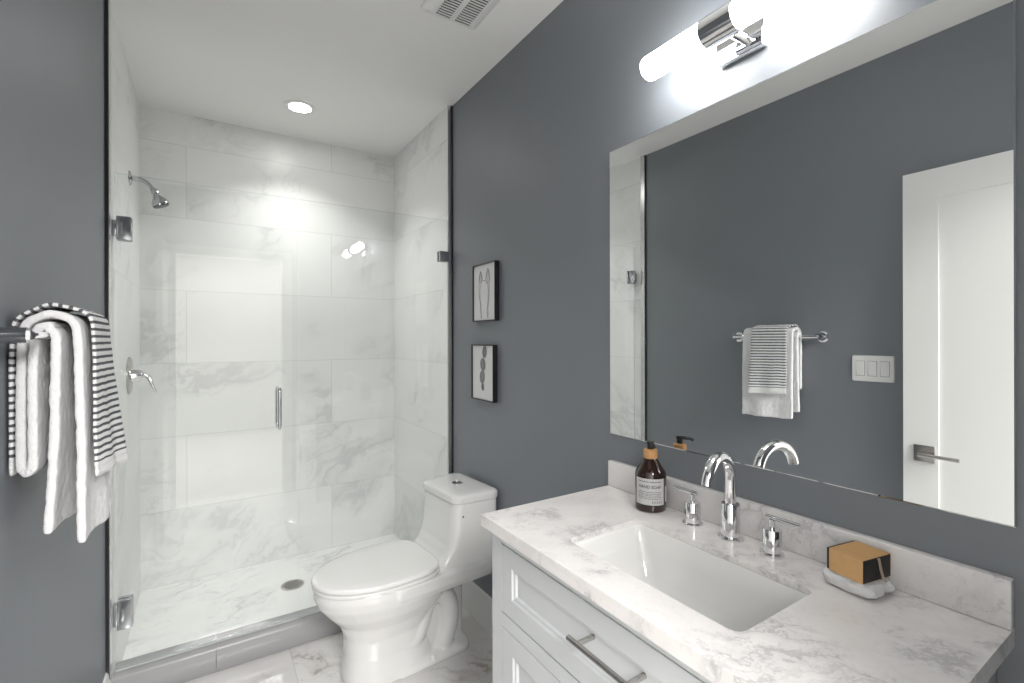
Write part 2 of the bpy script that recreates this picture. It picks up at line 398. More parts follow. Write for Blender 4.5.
L = (TL, 2.755, 2.085)
sh = thing('shower_head', 'small chrome shower head on a bent arm high on the tiled wall', 'shower head', L)
obj('flange', lathe(bmesh.new(), [(.034, 0), (.033, .004), (.022, .010), (.012, .012)], (0, 0, 0), 'x'), MT['chrome2'], sh, sm=30)
arm = [Vector((.0, 0, 0)), Vector((.03, 0, .001))]
for k in range(1, 8): 
    a = math.radians(48)*k/7; arm.append(Vector((.03+.05*math.sin(a), 0, .001-.05*(1-math.cos(a)))))
d = Vector((math.cos(math.radians(48)), 0, -math.sin(math.radians(48)))); arm.append(arm[-1]+d*.035)
obj('arm', tube(bmesh.new(), arm, .0100), MT['chrome2'], sh, sm=40)
end = arm[-1]
bm = lathe(bmesh.new(), [(.010, -.006), (.013, 0), (.013, .012), (.010, .016), (.012, .022), (.022, .034), (.030, .048), (.031, .056), (.029, .060)], (0, 0, 0), 'z', 32)
d2 = Vector((math.sin(math.radians(22)), 0, -math.cos(math.radians(22))))
Q = Vector((0, 0, 1)).rotation_difference(d2).to_matrix().to_4x4()
bmesh.ops.transform(bm, matrix=Matrix.Translation(end) @ Q @ Matrix.Scale(1.22, 4), verts=bm.verts)
hd = obj('spray_head', bm, MT['chrome2'], sh, sm=30)
bm = lathe(bmesh.new(), [(.026, .0595), (.026, .062), (.0, .063)], (0, 0, 0), 'z', 32)
bmesh.ops.transform(bm, matrix=Matrix.Translation(end) @ Q @ Matrix.Scale(1.22, 4), verts=bm.verts)
obj('spray_face', bm, MT['black'], hd, label='dark nozzle face', sm=30)

L = (TL, 2.725, 1.187)
vl = thing('shower_valve', 'chrome shower mixer with round plate and curved lever on tiled wall', 'shower valve', L)
obj('plate', lathe(bmesh.new(), [(.085, 0), (.085, .003), (.078, .008), (.03, .012)], (0, 0, 0), 'x', 48), MT['steel'], vl, sm=30)
obj('hub', lathe(bmesh.new(), [(.030, .010), (.028, .030), (.022, .050), (.0, .054)], (0, 0, 0), 'x', 32), MT['chrome'], vl, sm=30)
lv = [(.042, 0, 0), (.058, 0, .002), (.072, 0, -.010), (.082, -.004, -.032), (.090, -.008, -.058), (.098, -.010, -.078)]
obj('lever', tube(bmesh.new(), lv, [.011, .012, .010, .008, .007, .005]), MT['chrome'], vl, sm=50)

L = (.387, 2.79, TZ)
dr = thing('floor_drain', 'round metal drain grate set in the marble shower floor', 'drain', L)
obj('ring', lathe(bmesh.new(), [(.058, 0), (.058, .003), (.050, .0035), (.049, .001)]), MT['steel'], dr, sm=30)
bm = bmesh.new()
for i in range(-4, 5):
    for j in range(-4, 5):
        x, y = i*.011+(.0055 if j % 2 else 0), j*.0096
        if math.hypot(x, y) < .045: lathe(bm, [(.0043, .0023), (.0, .0026)], (x, y, 0), 'z', 8)
hole_shade = bm  # dark discs on the grate paint the shade of its openings
gr = obj('grate', lathe(bmesh.new(), [(.049, .0005), (.049, .002), (0, .002)]), MT['steel'], dr)
obj('hole_shade', hole_shade, MT['dark'], gr)

# ------------------------------------------------------------------ ceiling fittings
def downlight(x, y, label):
    L = (x, y, ZC)
    t = thing('recessed_light', label, 'ceiling light', L)
    obj('trim_ring', lathe(bmesh.new(), [(.078, 0), (.078, -.003), (.070, -.007), (.056, -.005), (.052, 0)], (0, 0, 0), 'z', 48), MT['plastic'], t, sm=40)
    obj('lens', lathe(bmesh.new(), [(.053, -.001), (.053, -.004), (0, -.005)], (0, 0, 0), 'z', 40), emit('lens_glow', (1, .98, .95), E_DOWN), t, label='glowing round lens')
downlight(.419, 2.728, 'small round recessed light glowing in the ceiling over the shower')
L = (.787, 1.56, ZC)
vt = thing('exhaust_vent', 'white square exhaust fan grille with louvres in the ceiling', 'vent', L)
bm = bmesh.new()
outer = rrect(-.115, .115, -.115, .115, .014, 4)
def ins(d, z): return [(x, y, z) for x, y in rrect(-.115+d, .115-d, -.115+d, .115-d, .014, 4)]
loft(bm, [ins(0, 0), ins(0, -.004), ins(.010, -.011), ins(.022, -.012), ins(.028, -.0145)], cap0=True, cap1=True)
obj('cover', bm, MT['plastic'], vt, sm=35)
for k, (xa, xb) in enumerate(((-.062, -.006), (.016, .076))):
    n = 13
    obj('slot_shade', boxes((xa, xb, -.088, .088, -.0150, -.0140)), MT['dark'], vt, label='dark sheet painted as the shade behind the louvres')  # dark sheet on the solid cover, painted shade of the slots
    bm = bmesh.new()
    for i in range(n+1):
        y = -.088+.176*i/n; box(bm, xa, xb, y-.0024, y+.0024, -.018, -.0148)
    obj('louvres', bm, MT['plastic'], vt)

# ------------------------------------------------------------------ the vanity
CB0, CB1 = .230, 1.090    # cabinet y range
CF = .640                 # cabinet front
CT = .880
VY = .661
L = (0, 0, 0)
cb = thing('vanity_cabinet', 'pale grey painted vanity cabinet with shaker drawer and doors under marble counter', 'cabinet', ((CF+XR)/2, VY, 0))
L = tuple(cb.location)
ZT = CT-.030
bm = boxes((CF+.002, XR-.012, CB0, CB0+.018, 0, ZT), (CF+.002, XR-.012, CB1-.018, CB1, 0, ZT), (CF+.05, XR-.012, CB0, CB1, .09, .108), (CF+.07, CF+.085, CB0, CB1, 0, .09), (XR-.018, XR-.012, CB0, CB1, .09, ZT-.002))
obj('body', local(bm, L), MT['cab'], cb, bevel=.001)
f0, f1 = CB0, CB1
DTZ, DBZ, LTZ = .824, .650, .612
bm = boxes((CF-.002, CF+.018, f1-.046, f1, .0, ZT), (CF-.002, CF+.018, f0, f0+.046, .0, ZT), (CF-.002, CF+.018, f0+.046, f1-.046, DTZ+.001, ZT),
           (CF-.002, CF+.018, f0+.046, f1-.046, LTZ+.001, DBZ-.003), (CF-.002, CF+.018, f0+.046, f1-.046, .09, .125))
obj('face_frame', local(bm, L), MT['cab'], cb)
def shaker(y0, y1, z0, z1, rail=.050):
    """front with a sloped recess, lying in the frame"""
    bm = bmesh.new(); x = CF-.002
    def rr(d, dx): return [bm.verts.new((x+dx, a, b_)) for a, b_ in ((y0+d, z0+d), (y1-d, z0+d), (y1-d, z1-d), (y0+d, z1-d))]
    R = [rr(0, .018), rr(0, .001), rr(.001, 0), rr(rail, 0), rr(rail+.004, .004), rr(rail+.010, .005), rr(rail+.014, .010)]
    for a, b_ in zip(R, R[1:]):
        for k in range(4): bm.faces.new((a[k], a[(k+1) % 4], b_[(k+1) % 4], b_[k]))
    bm.faces.new(R[-1]); bm.faces.new(R[0]); return bm
def bar_handle(bm, p0, p1, axis_out, r, posts, reach):
    tube(bm, [p0, p1], r); 
    for q in posts: tube(bm, [q, Vector(q)+Vector(axis_out)*reach], r*.9)
    return bm
g = .002
dw = obj('drawer', local(shaker(f0+.046+g, f1-.046-g, DBZ, DTZ-g, .046), L), MT['cab'], cb)
hx = CF-.038
obj('drawer_handle', local(bar_handle(bmesh.new(), (hx, .733, .757), (hx, .553, .757), (1, 0, 0), .0058, [(hx, .708, .757), (hx, .578, .757)], .045), L), MT['steel'], dw, label='brushed metal bar handle', sm=40)
for a, b_, hy in ((f0+.046+g, VY-.001, VY-.03), (VY+.001, f1-.046-g, VY+.03)):
    dd = obj('door', local(shaker(a, b_, .128, LTZ-g, .050), L), MT['cab'], cb)
    obj('door_handle', local(bar_handle(bmesh.new(), (hx, hy, .54), (hx, hy, .40), (1, 0, 0), .0058, [(hx, hy, .52), (hx, hy, .42)], .045), L), MT['steel'], dd, label='brushed metal bar handle', sm=40)
# counter with a cut-out
def slab_hole(outer, inner, z0, z1, e=.002):
    bm = bmesh.new()
    def ring(p, z): return [bm.verts.new((x, y, z)) for x, y in p]
    ot, it = ring(outer, z1), ring(inner, z1)
    es = []
    for r in (ot, it): es += [bm.edges.new((r[i], r[(i+1) % len(r)])) for i in range(len(r))]
    top = bmesh.ops.triangle_fill(bm, edges=es, use_beauty=True)['geom']
    faces = [f_ for f_ in top if isinstance(f_, bmesh.types.BMFace)]
    ex = bmesh.ops.extrude_face_region(bm, geom=faces)
    bmesh.ops.translate(bm, verts=[v for v in ex['geom'] if isinstance(v, bmesh.types.BMVert)], vec=(0, 0, z0-z1))
    return bm
KX0, KX1, KY0, KY1 = .617, XR, .211, 1.114
SX0, SX1, SY0, SY1 = .708, .950, .440, .866
bm = slab_hole([(KX0, KY0), (KX1, KY0), (KX1, KY1), (KX0, KY1)], rrect(SX0, SX1, SY0, SY1, .022, 6), CT-.012, CT)
for q in ((KX0, KX0+.018, KY0, KY1, CT-.030, CT-.0121), (KX0+.018, KX1, KY0, KY0+.018, CT-.030, CT-.0121), (KX0+.018, KX1, KY1-.018, KY1, CT-.030, CT-.0121)): box(bm, *q)
ct = obj('countertop', local(bm, (.86, VY, CT-.030)), MT['counter'])
ct.location = (.86, VY, CT-.030); tag(ct, 'white veined marble counter slab with sink cut-out on the grey vanity', 'countertop')
bs = obj('backsplash', local(boxes((XR-.020, XR, KY0, KY1, CT+.0005, .960)), (XR-.01, VY, CT)), MT['splash'], bevel=.002)
bs.location = (XR-.01, VY, CT); tag(bs, 'low marble backsplash strip along the wall behind the faucet', 'backsplash')
# undermount basin
def bring(dx, dy, z, r): return [(x, y, z) for x, y in rrect(SX0+dx, SX1-dx, SY0+dy, SY1-dy, r, 6)]
bm = bmesh.new()
zt = CT-.0125
loft(bm, [bring(-.020, -.020, zt, .035), bring(.001, .001, zt, .022), bring(.004, .005, zt-.004, .022), bring(.008, .018, zt-.05, .026), bring(.014, .040, zt-.110, .030), bring(.024, .056, zt-.130, .034), bring(.044, .090, zt-.138, .034)], cap0=False)
bmesh.ops.recalc_face_normals(bm, faces=bm.faces)
sl = (.83, .653, .70)
sk = obj('sink_basin', local(bm, sl), MT['porcelain'], sm=45); sk.location = sl
md = sk.modifiers.new('solid', 'SOLIDIFY'); md.thickness = .008; md.offset = -1
tag(sk, 'white rectangular undermount sink basin sunk in the marble counter', 'sink')
obj('sink_drain', lathe(bmesh.new(), [(.022, 0), (.022, .002), (.016, .003), (.014, .001), (0, .002)], (0, 0, zt-.1378-sl[2]), 'z', 32), MT['chrome'], sk, sm=30)

# faucet and its two handles (a three-piece set, each screwed to the slab)
FX, FY = 1.036, .664
fc = thing('faucet', 'chrome gooseneck faucet with two lever handles behind the sink', 'faucet', (FX, FY, CT))
obj('base', lathe(bmesh.new(), [(.0285, 0.0003), (.0285, .004), (.0270, .006), (.0205, .007), (.0205, .080), (.0195, .082), (.0, .082)]), MT['chrome'], fc, sm=30)
R_ = .062; zc_ = .137; sa_ = math.radians(10.5); sd = Vector((-math.cos(sa_), -math.sin(sa_), 0))
pts = [(0, 0, .080), (0, 0, .11), (0, 0, zc_)]
ang = math.radians(178)
for k in range(1, 19):
    a = math.radians(170)*k/18; pts.append(tuple(sd*(R_-R_*math.cos(a))+Vector((0, 0, zc_+R_*math.sin(a)))))
obj('gooseneck', tube(bmesh.new(), pts, .0128, 24), MT['chrome'], fc, sm=50)
def fhandle(y, s):
    dx, dy = .0, y-FY
    h = obj('handle', lathe(bmesh.new(), [(.0245, 0.0003), (.0245, .0035), (.0235, .005), (.0192, .006), (.0192, .053), (.0182, .055), (.0, .055)], (dx, dy, 0)), MT['chrome'], fc, sm=30)
    obj('stem', tube(bmesh.new(), [(dx, dy, .054), (dx, dy, .075)], .0065), MT['chrome'], h, sm=40)
    obj('lever', tube(bmesh.new(), [(dx, dy-s*.013, .079), (dx, dy+s*.058, .079)], .0048), MT['chrome'], h, sm=40)
fhandle(.767, 1); fhandle(.567, -1)

# soap bottle
BX, BY = 1.032, .899
bt = thing('soap_bottle', 'brown pump bottle of hand soap with wood collar beside the backsplash', 'soap bottle', (BX, BY, CT))
br = .0415
obj('body', lathe(bmesh.new(), [(.036, .0005), (br-.001, .003), (br, .008), (br, .098), (br-.002, .106), (br-.010, .117), (.022, .133), (.0175, .139), (.0165, .142), (0, .142)], seg=48), MT['amber'], bt, sm=40)
obj('collar', lathe(bmesh.new(), [(.0175, .140), (.0183, .141), (.0183, .163), (.0175, .164), (0, .166)], seg=36), MT['wood'], bt, sm=30)
pd = Vector((-.55, -.83, 0)).normalized()
bm = lathe(bmesh.new(), [(.0085, .163), (.0085, .176), (.0100, .1765), (.0100, .185), (.0, .186)], seg=24)
tube(bm, [(0, 0, .181), tuple(pd*.016+Vector((0, 0, .1815))), tuple(pd*.030+Vector((0, 0, .180))), tuple(pd*.037+Vector((0, 0, .176)))], [.0055, .005, .0042, .004], 12)
obj('pump', bm, MT['black'], bt, sm=40)
fa = math.atan2(-BY, -BX)                # faces the entry
fa += .06
def cyl_patch(a0, a1, z0, z1, r, n=16):
    bm = bmesh.new(); up_, dn = [], []
    for k in range(n+1):
        a = a0+(a1-a0)*k/n; c, s = math.cos(a)*r, math.sin(a)*r
        up_.append(bm.verts.new((c, s, z1))); dn.append(bm.verts.new((c, s, z0)))
    for k in range(n): bm.faces.new((dn[k], dn[k+1], up_[k+1], up_[k]))
    return bm
lb = obj('front_label', cyl_patch(fa-1.12, fa+.88, .022, .092, br+.0004, 28), MT['label'], bt, label='pale printed label', sm=60)
obj('side_label', cyl_patch(fa+1.02, fa+1.28, .028, .070, br+.0004, 6), MT['label'], bt, label='pale printed label', sm=60)
def wrap_text(body, size, zc, shift=0.0, stretch=1.0):
    cu = bpy.data.curves.new('t', 'FONT'); cu.body = body; cu.size = size; cu.offset = .00022; cu.align_x = 'CENTER'; cu.align_y = 'CENTER'
    to = bpy.data.objects.new('t', cu); COL.objects.link(to)
    dg = bpy.context.evaluated_depsgraph_get(); me = bpy.data.meshes.new_from_object(to.evaluated_get(dg))
    bm = bmesh.new(); bm.from_mesh(me); bpy.data.objects.remove(to); bpy.data.curves.remove(cu)
    bmesh.ops.subdivide_edges(bm, edges=[e for e in bm.edges if e.calc_length() > .004], cuts=2)
    r = br+.0007
    for v in bm.verts:
        a = fa-.12+(v.co.x*stretch+shift)/r
        v.co = Vector((math.cos(a)*r, math.sin(a)*r, zc+v.co.y))
    return bm
# order of letters runs with the angle seen from outside
obj('label_text', wrap_text('HAND SOAP', .0112, .070, stretch=1.0), MT['text'], lb, label='dark HAND SOAP lettering')
bm = bmesh.new()
rr_ = br+.0007
def dash(za, a0, a1, h):
    n = 3
    vs = [[bm.verts.new((math.cos(a0+(a1-a0)*k/n)*rr_, math.sin(a0+(a1-a0)*k/n)*rr_, z)) for k in range(n+1)] for z in (za, za+h)]
    for k in range(n): bm.faces.new((vs[0][k], vs[0][k+1], vs[1][k+1], vs[1][k]))
rnd = random.Random(3)
for z, h, A in ((.083, .0022, .78), (.056, .0014, .72), (.0515, .0014, .76), (.047, .0014, .70), (.0425, .0014, .76), (.038, .0014, .72)):
    a = -A
    while a < A:
        wd = rnd.uniform(.05, .16); dash(z, fa-.12+a, fa-.12+min(a+wd, A), h); a += wd+.04
obj('fine_print', bm, MT['text'], lb, label='rows of small dark print'); bm = bmesh.new()
for k in range(5): dash(.0265, fa+.05+k*.14, fa+.05+k*.14+.04, .007)
obj('volume_mark', bm, MT['text'], lb)

# folded washcloth with wrapped soap on top
TX, TY = 1.0315, .404
def puffy(bm, x0, x1, y0, y1, z0, z1, nx=16, ny=20, nz=6, fn=None):
    """rounded soft block"""
    bb = bmesh.new(); bmesh.ops.create_cube(bb, size=1); bmesh.ops.subdivide_edges(bb, edges=bb.edges, cuts=21, use_grid_fill=True)
    for v in bb.verts:
        p = v.co*2
        q = Vector((p.x, p.y, p.z)); l8 = (abs(q.x)**6+abs(q.y)**6+abs(q.z)**2.4)**(1/4.5)
        q /= max(l8, 1e-6)
        c = Vector(((x0+x1)/2+q.x*(x1-x0)/2, (y0+y1)/2+q.y*(y1-y0)/2, (z0+z1)/2+q.z*(z1-z0)/2))
        if fn: c = fn(c, q)
        v.co = c
    me = bpy.data.meshes.new('tmp'); bb.to_mesh(me); bb.free(); bm.from_mesh(me); bpy.data.meshes.remove(me)
    return bm
def wrinkle(c, q):
    n = noise.noise(c*45)*.0030+noise.noise(c*110)*.0022+noise.noise(c*300)*.0009
    c = c+Vector((q.x, q.y, q.z)).normalized()*n
    pinch = math.exp(-((c.x-TX-.008)/.007)**2)
    if q.y < -.2: c.y += .010*pinch
    if q.z > .2: c.z -= .002*pinch
    if c.z < CT+.0008: c.z = CT+.0008
    return c
bm = bmesh.new()
puffy(bm, TX-.042, TX+.041, TY-.047, TY+.047, CT+.0006, CT+.029, fn=wrinkle)
Lw = (TX, TY, CT)
wc = obj('washcloth', local(bm, Lw), MT['terry'], sm=70); wc.location = Lw; wc.rotation_euler = (0, 0, math.radians(-7))
tag(wc, 'small folded white washcloth under the soap box on the counter', 'washcloth')
BZ = CT+.0298
sb = thing('soap_box', 'black soap box in a brown kraft sleeve tied with twine', 'soap box', (TX-.001, TY-.001, BZ)); sb.rotation_euler = (0, 0, math.radians(-10))
obj('carton', boxes((-.039, .039, -.033, .033, 0, .040)), MT['box_black'], sb, label='black carton ends', bevel=.001)
bm = bmesh.new()
lo = [(-.0396, -.0003), (.0396, -.0003), (.0396, .0405), (-.0396, .0405)]
R1 = []
for y in (-.0322, .0275):
    R1.append([bm.verts.new((x, y, z)) for x, z in lo])
for k in range(4): bm.faces.new((R1[0][k], R1[0][(k+1) % 4], R1[1][(k+1) % 4], R1[1][k]))
kr = obj('sleeve', bm, MT['kraft'], sb, label='brown kraft paper sleeve')
md = kr.modifiers.new('solid', 'SOLIDIFY'); md.thickness = .0006; md.offset = 1
tw = [(-.004, .0345, .002), (-.004, .035, .038), (-.003, .031, .0385), (0, 0, .0380), (.000, -.030, .0385), (.000, -.0348, .038), (.004, -.0355, .020), (.008, -.0375, .003), (.009, -.0425, -.0015)]
obj('twine', tube(bmesh.new(), tw, .0014, 8), MT['twine'], sb, sm=60)
obj('twine', tube(bmesh.new(), [(p[0]+.0035, p[1], p[2]) for p in tw], .0012, 8), MT['twine'], sb, sm=60)

# ------------------------------------------------------------------ mirror and wall light
mz0, mz1, my0, my1 = 1.043, 1.949, .208, 1.120
L = (XR-.004, (my0+my1)/2, (mz0+mz1)/2)
mr = thing('wall_mirror', 'large frameless rectangular mirror on the blue wall above the vanity', 'mirror', L)
bm = bmesh.new()
loft(bm, [[(x, y, z) for y, z in ((my0+d, mz0+d), (my1-d, mz0+d), (my1-d, mz1-d), (my0+d, mz1-d))] for x, d in ((XR-.001, 0), (XR-.0045, 0), (XR-.006, .0025))])
obj('glass_sheet', local(bm, L), MT['mirror'], mr)
obj('backing', local(boxes((XR-.001, XR, my0+.02, my1-.02, mz0+.02, mz1-.02)), L), MT['dark'], mr)

LX, LZ = 1.000, 2.070
vl = thing('vanity_light', 'chrome wall light with two glowing white tubes above the mirror', 'wall light', (LX, VY, LZ))
bm = bmesh.new()
loft(bm, [[(x, y, z) for y, z in rrect(-.052, .066, -.044, .068, .003, 3)] for x in (XR-LX-.022, XR-LX-.0005)])
obj('back_plate', bm, MT['chrome'], vl, bevel=.002)
obj('arm', tube(bmesh.new(), [(0, 0, 0), (XR-LX-.02, 0, 0)], .013), MT['chrome'], vl, sm=40)
obj('center_band', lathe(bmesh.new(), [(.029, -.042), (.034, -.041), (.034, .041), (.029, .042)], (0, 0, 0), 'y', 48), MT['chrome'], vl, sm=30)
TB = emit('tube_glow', (1, .985, .96), E_TUBE)
for s in (-1, 1):
    pr = [(.031, s*.040), (.031, s*.210), (.029, s*.217), (.024, s*.221), (0, s*.222)]
    obj('tube_shade', lathe(bmesh.new(), pr, (0, 0, 0), 'y', 40), TB, vl, sm=30, label='glowing white glass tube')

# ------------------------------------------------------------------ wall pictures
def picture(y0, y1, z0, z1, label, art):
    L = (XR, (y0+y1)/2, z0)
    t = thing('framed_print', label, 'picture', L, 'two small framed prints on the blue wall')
    hw = (y1-y0)/2; hh = z1-z0; fwd = .0045; x0 = -.024
    bm = boxes((x0, -.001, -hw, -hw+fwd, 0, hh), (x0, -.001, hw-fwd, hw, 0, hh), (x0, -.001, -hw+fwd, hw-fwd, 0, fwd), (x0, -.001, -hw+fwd, hw-fwd, hh-fwd, hh))
    obj('frame', bm, MT['frame'], t)
    p = obj('print', boxes((x0+.006, -.002, -hw+fwd, hw-fwd, fwd, hh-fwd)), MT['paper'], t)
    art(p, x0+.0055, hh)
    return t
def art_lines(p, x, hh):
    bm = bmesh.new()
    def ln(pts, r=.0012): tube(bm, [(x, -a, b_*hh) for a, b_ in pts], r, 6)
    # left and right stems that bow outwards, each with two petals
    ln([(-.050, .70), (-.046, .80), (-.036, .88), (-.026, .84), (-.018, .72), (-.030, .68), (-.050, .70)])
    ln([(-.048, .71), (-.040, .78), (-.033, .86)]); ln([(-.028, .86), (-.026, .78), (-.030, .69)])
    ln([(.014, .70), (.020, .82), (.032, .90), (.044, .86), (.054, .70), (.040, .66), (.026, .64), (.014, .70)])
    ln([(.030, .89), (.026, .78), (.030, .66)]); ln([(.036, .88), (.044, .78), (.046, .68)])
    ln([(-.018, .72), (.000, .70), (.014, .70)], .0016)
    ln([(-.044, .70), (-.050, .60), (-.048, .45), (-.036, .30), (-.030, .12), (-.030, .05)])
    ln([(-.026, .68), (-.040, .55), (-.040, .42), (-.030, .28), (-.026, .05)], .0008)
    ln([(.034, .64), (.040, .50), (.036, .35), (.026, .20), (.030, .05)])
    ln([(.044, .66), (.050, .5), (.042, .34), (.034, .2), (.038, .06)], .0008)
    obj('drawing', bm, MT['ink2'], p, label='thin grey line drawing')
def art_shells(p, x, hh):
    bm = bmesh.new(); bl = bmesh.new()
    for (a, b_, ra, rb, tilt) in ((.018, .87, .019, .105, -.1), (.002, .645, .023, .115, .12), (-.004, .42, .022, .115, -.1), (.000, .245, .011, .07, .1)):
        n = 28
        out = []
        for k in range(n):
            q = 2*PI*k/n; u_ = ra*math.cos(q); v_ = rb*hh*math.sin(q)
            out.append((x, -(a+u_*math.cos(tilt)-v_*math.sin(tilt)), b_*hh+u_*math.sin(tilt)+v_*math.cos(tilt)))
        vs = [bm.verts.new(q) for q in out]; bm.faces.new(vs)
        for rr in (1.0, .72, .42):
            pts = [(x-.0004, o[1]*rr+(-a)*(1-rr), b_*hh+(o[2]-b_*hh)*(.4+.6*rr)) for o in out]; pts.append(pts[0])
            tube(bl, pts, .0008, 5, cap=False)
    obj('drawing', bm, MT['ink2'], p, label='column of grey shell shapes')
    obj('drawing_lines', bl, MT['ink'], p, label='grey contour lines')
picture(1.812, 2.023, 1.431, 1.697, 'upper small black-framed print with a thin line drawing of two stems', art_lines)
picture(1.829, 2.036, 1.063, 1.322, 'lower small black-framed print with a column of grey oval shapes', art_shells)

# ------------------------------------------------------------------ left wall: switch, door, towel bar, towels
L = (XL, .917, 1.213)
sw = thing('light_switch', 'white three-gang light switch plate on the blue wall', 'light switch', L)
bm = bmesh.new()
loft(bm, [[(x, y, z) for y, z in rrect(-.080+d, .080-d, -.058+d, .058-d, .006, 3)] for x, d in ((0, 0), (.004, .0005), (.007, .003))])
pl = obj('plate', bm, MT['plastic'], sw, sm=40)
for k in (-1, 0, 1):
    bm = bmesh.new(); y = k*.046
    vs = [bm.verts.new(q) for q in ((.007, y-.016, -.032), (.007, y+.016, -.032), (.007, y+.016, .032), (.007, y-.016, .032), (.0075, y-.016, -.032), (.0075, y+.016, -.032), (.0115, y+.016, .032), (.0115, y-.016, .032))]
    for q in ((0, 3, 2, 1), (4, 5, 6, 7), (0, 1, 5, 4), (1, 2, 6, 5), (2, 3, 7, 6), (3, 0, 4, 7)): bm.faces.new([vs[i] for i in q])
    obj('rocker', bm, MT['plastic'], sw, bevel=.0008)
    obj('rocker_gap_shade', boxes((.0069, .0074, y-.0175, y+.0175, -.0335, .0335)), MT['gap'], sw, label='thin grey strip painted as the shadow round a rocker')  # grey strip stands in for shadow between rocker and plate

# open door folded back along the left wall
DY0, DY1, DXF, DT = .005, .788, -.243, .035
L = (DXF-DT/2, DY0, .012)
dr_ = obj('door_1', local(boxes((DXF-DT, DXF-.008, DY0, DY1, .012, 2.020)), L), MT['white_paint'], kind='structure'); dr_.location = L
def door_face(y0, y1, z0, z1, x):
    bm = bmesh.new(); st = .112
    for b in ((x-.009, x, y0, y0+st, z0, z1), (x-.009, x, y1-st, y1, z0, z1), (x-.009, x, y0+st, y1-st, z1-.115, z1), (x-.009, x, y0+st, y1-st, z0, z0+.2)): box(bm, *b)
    return bm
obj('stiles_and_rails', local(door_face(DY0, DY1, .012, 2.020, DXF), L), MT['white_paint'], dr_)
HYd, HZd = .719, .885
hl = obj('door_handle', local(boxes((DXF, DXF+.009, HYd-.033, HYd+.033, HZd-.033, HZd+.033)), L), MT['steel'], dr_, label='square brushed metal rosette with lever', bevel=.001)
bm = tube(bmesh.new(), [(DXF+.008, HYd, HZd), (DXF+.045, HYd, HZd)], .010)
obj('neck', local(bm, L), MT['steel'], hl, sm=40)
bm = tube(bmesh.new(), [(DXF+.045, HYd+.008, HZd), (DXF+.045, HYd-.115, HZd)], .0075)
obj('lever', local(bm, L), MT['steel'], hl, sm=40)
for z in (.25, 1.02, 1.80):
    obj('hinge', local(tube(bmesh.new(), [(DXF-DT-.004, DY0-.004, z-.045), (DXF-DT-.004, DY0-.004, z+.045)], .006), L), MT['steel'], dr_, sm=40)

BX_, BZ_, BYa, BYb = -.255, 1.356, 1.120, 1.545
L = (XL, (BYa+BYb)/2, BZ_)
tb = thing('towel_bar', 'chrome towel bar on the blue wall holding folded towels', 'towel bar', L)
obj('bar', local(tube(bmesh.new(), [(BX_, BYa, BZ_), (BX_, BYb, BZ_)], .0080), L), MT['chrome'], tb, sm=40)
for y in (BYa, BYb):
    pst = obj('post', local(tube(bmesh.new(), [(XL+.004, y, BZ_), (BX_-.002, y, BZ_)], .0135, 24), L), MT['hinge'], tb, sm=40)
    obj('flange', local(lathe(bmesh.new(), [(.027, 0), (.027, .004), (.020, .009), (.0, .009)], (XL, y, BZ_), 'x'), L), MT['chrome'], pst, sm=30)

def catmull(P, n=10):
    P = [Vector(p) for p in P]; out = []
    Q = [P[0]*2-P[1]]+P+[P[-1]*2-P[-2]]
    for i in range(1, len(Q)-2):
        for k in range(n):
            t = k/n; a, b_, c, d = Q[i-1], Q[i], Q[i+1], Q[i+2]
            out.append(.5*((2*b_)+(-a+c)*t+(2*a-5*b_+4*c-d)*t*t+(-a+3*b_-3*c+d)*t**3))
    out.append(P[-1]); return out
def drape(name, near, far, ny, thick, mat, seed, amp=.004, fold=None, loc=(0, 0, 0), parent=None, sub=9):
    """cloth hung over the bar: near / far are matching (x, y, z) key points at its two side edges"""
    A, B = catmull(near, sub), catmull(far, sub)
    bm = bmesh.new(); uvl = bm.loops.layers.uv.new('UVMap'); G = []; arc = [0]
    for i in range(1, len(A)): arc.append(arc[-1]+((A[i]-A[i-1]).length+(B[i]-B[i-1]).length)/2)
    tot = arc[-1]
    for i, (a, b_) in enumerate(zip(A, B)):
        row = []
        for j in range(ny+1):
            s = j/ny; p = a.lerp(b_, s)
            hang = max(0, BZ_-.01-p.z)
            k = min(1, hang*6)
            nn = noise.noise(Vector((s*3.1+seed, p.z*3, seed)))*amp*k + math.sin(s*9+seed*3+p.z*4)*amp*.5*k
            side = 1 if p.x > BX_ else -.15
            p = p+Vector((nn*side, 0, noise.noise(Vector((s*5, seed, p.z*2)))*amp*.6*k))
            if fold: p = fold(p, s, arc[i]/tot)
            row.append(bm.verts.new(p))
        G.append(row)
    for i in range(len(G)-1):
        for j in range(ny):
            f_ = bm.faces.new((G[i][j], G[i][j+1], G[i+1][j+1], G[i+1][j]))
            for l, (ii, jj) in zip(f_.loops, ((i, j), (i, j+1), (i+1, j+1), (i+1, j))): l[uvl].uv = (tot-.03, arc[ii])
            f_.smooth = True
    local(bm, loc)
    me = bpy.data.meshes.new(name); bm.to_mesh(me); bm.free(); me.materials.append(mat)
    o = bpy.data.objects.new(name, me); COL.objects.link(o); o.location = loc if not parent else (0, 0, 0)
    if parent: o.parent = parent
    md = o.modifiers.new('solid', 'SOLIDIFY'); md.thickness = thick; md.offset = 0; md.use_rim = True
    md = o.modifiers.new('round', 'SUBSURF'); md.levels = 2; md.render_levels = 2
    tx = bpy.data.textures.new('terry_clouds', 'CLOUDS'); tx.noise_scale = .016; tx.noise_depth = 3
    md = o.modifiers.new('fluff', 'DISPLACE'); md.texture = tx; md.strength = thick*.28; md.mid_level = .5; md.texture_coords = 'LOCAL'
    return o
TWL = (BX_, 1.35, BZ_)
wt = thing('towel', 'thick white towel folded over the bar under the striped one', 'towel', TWL)
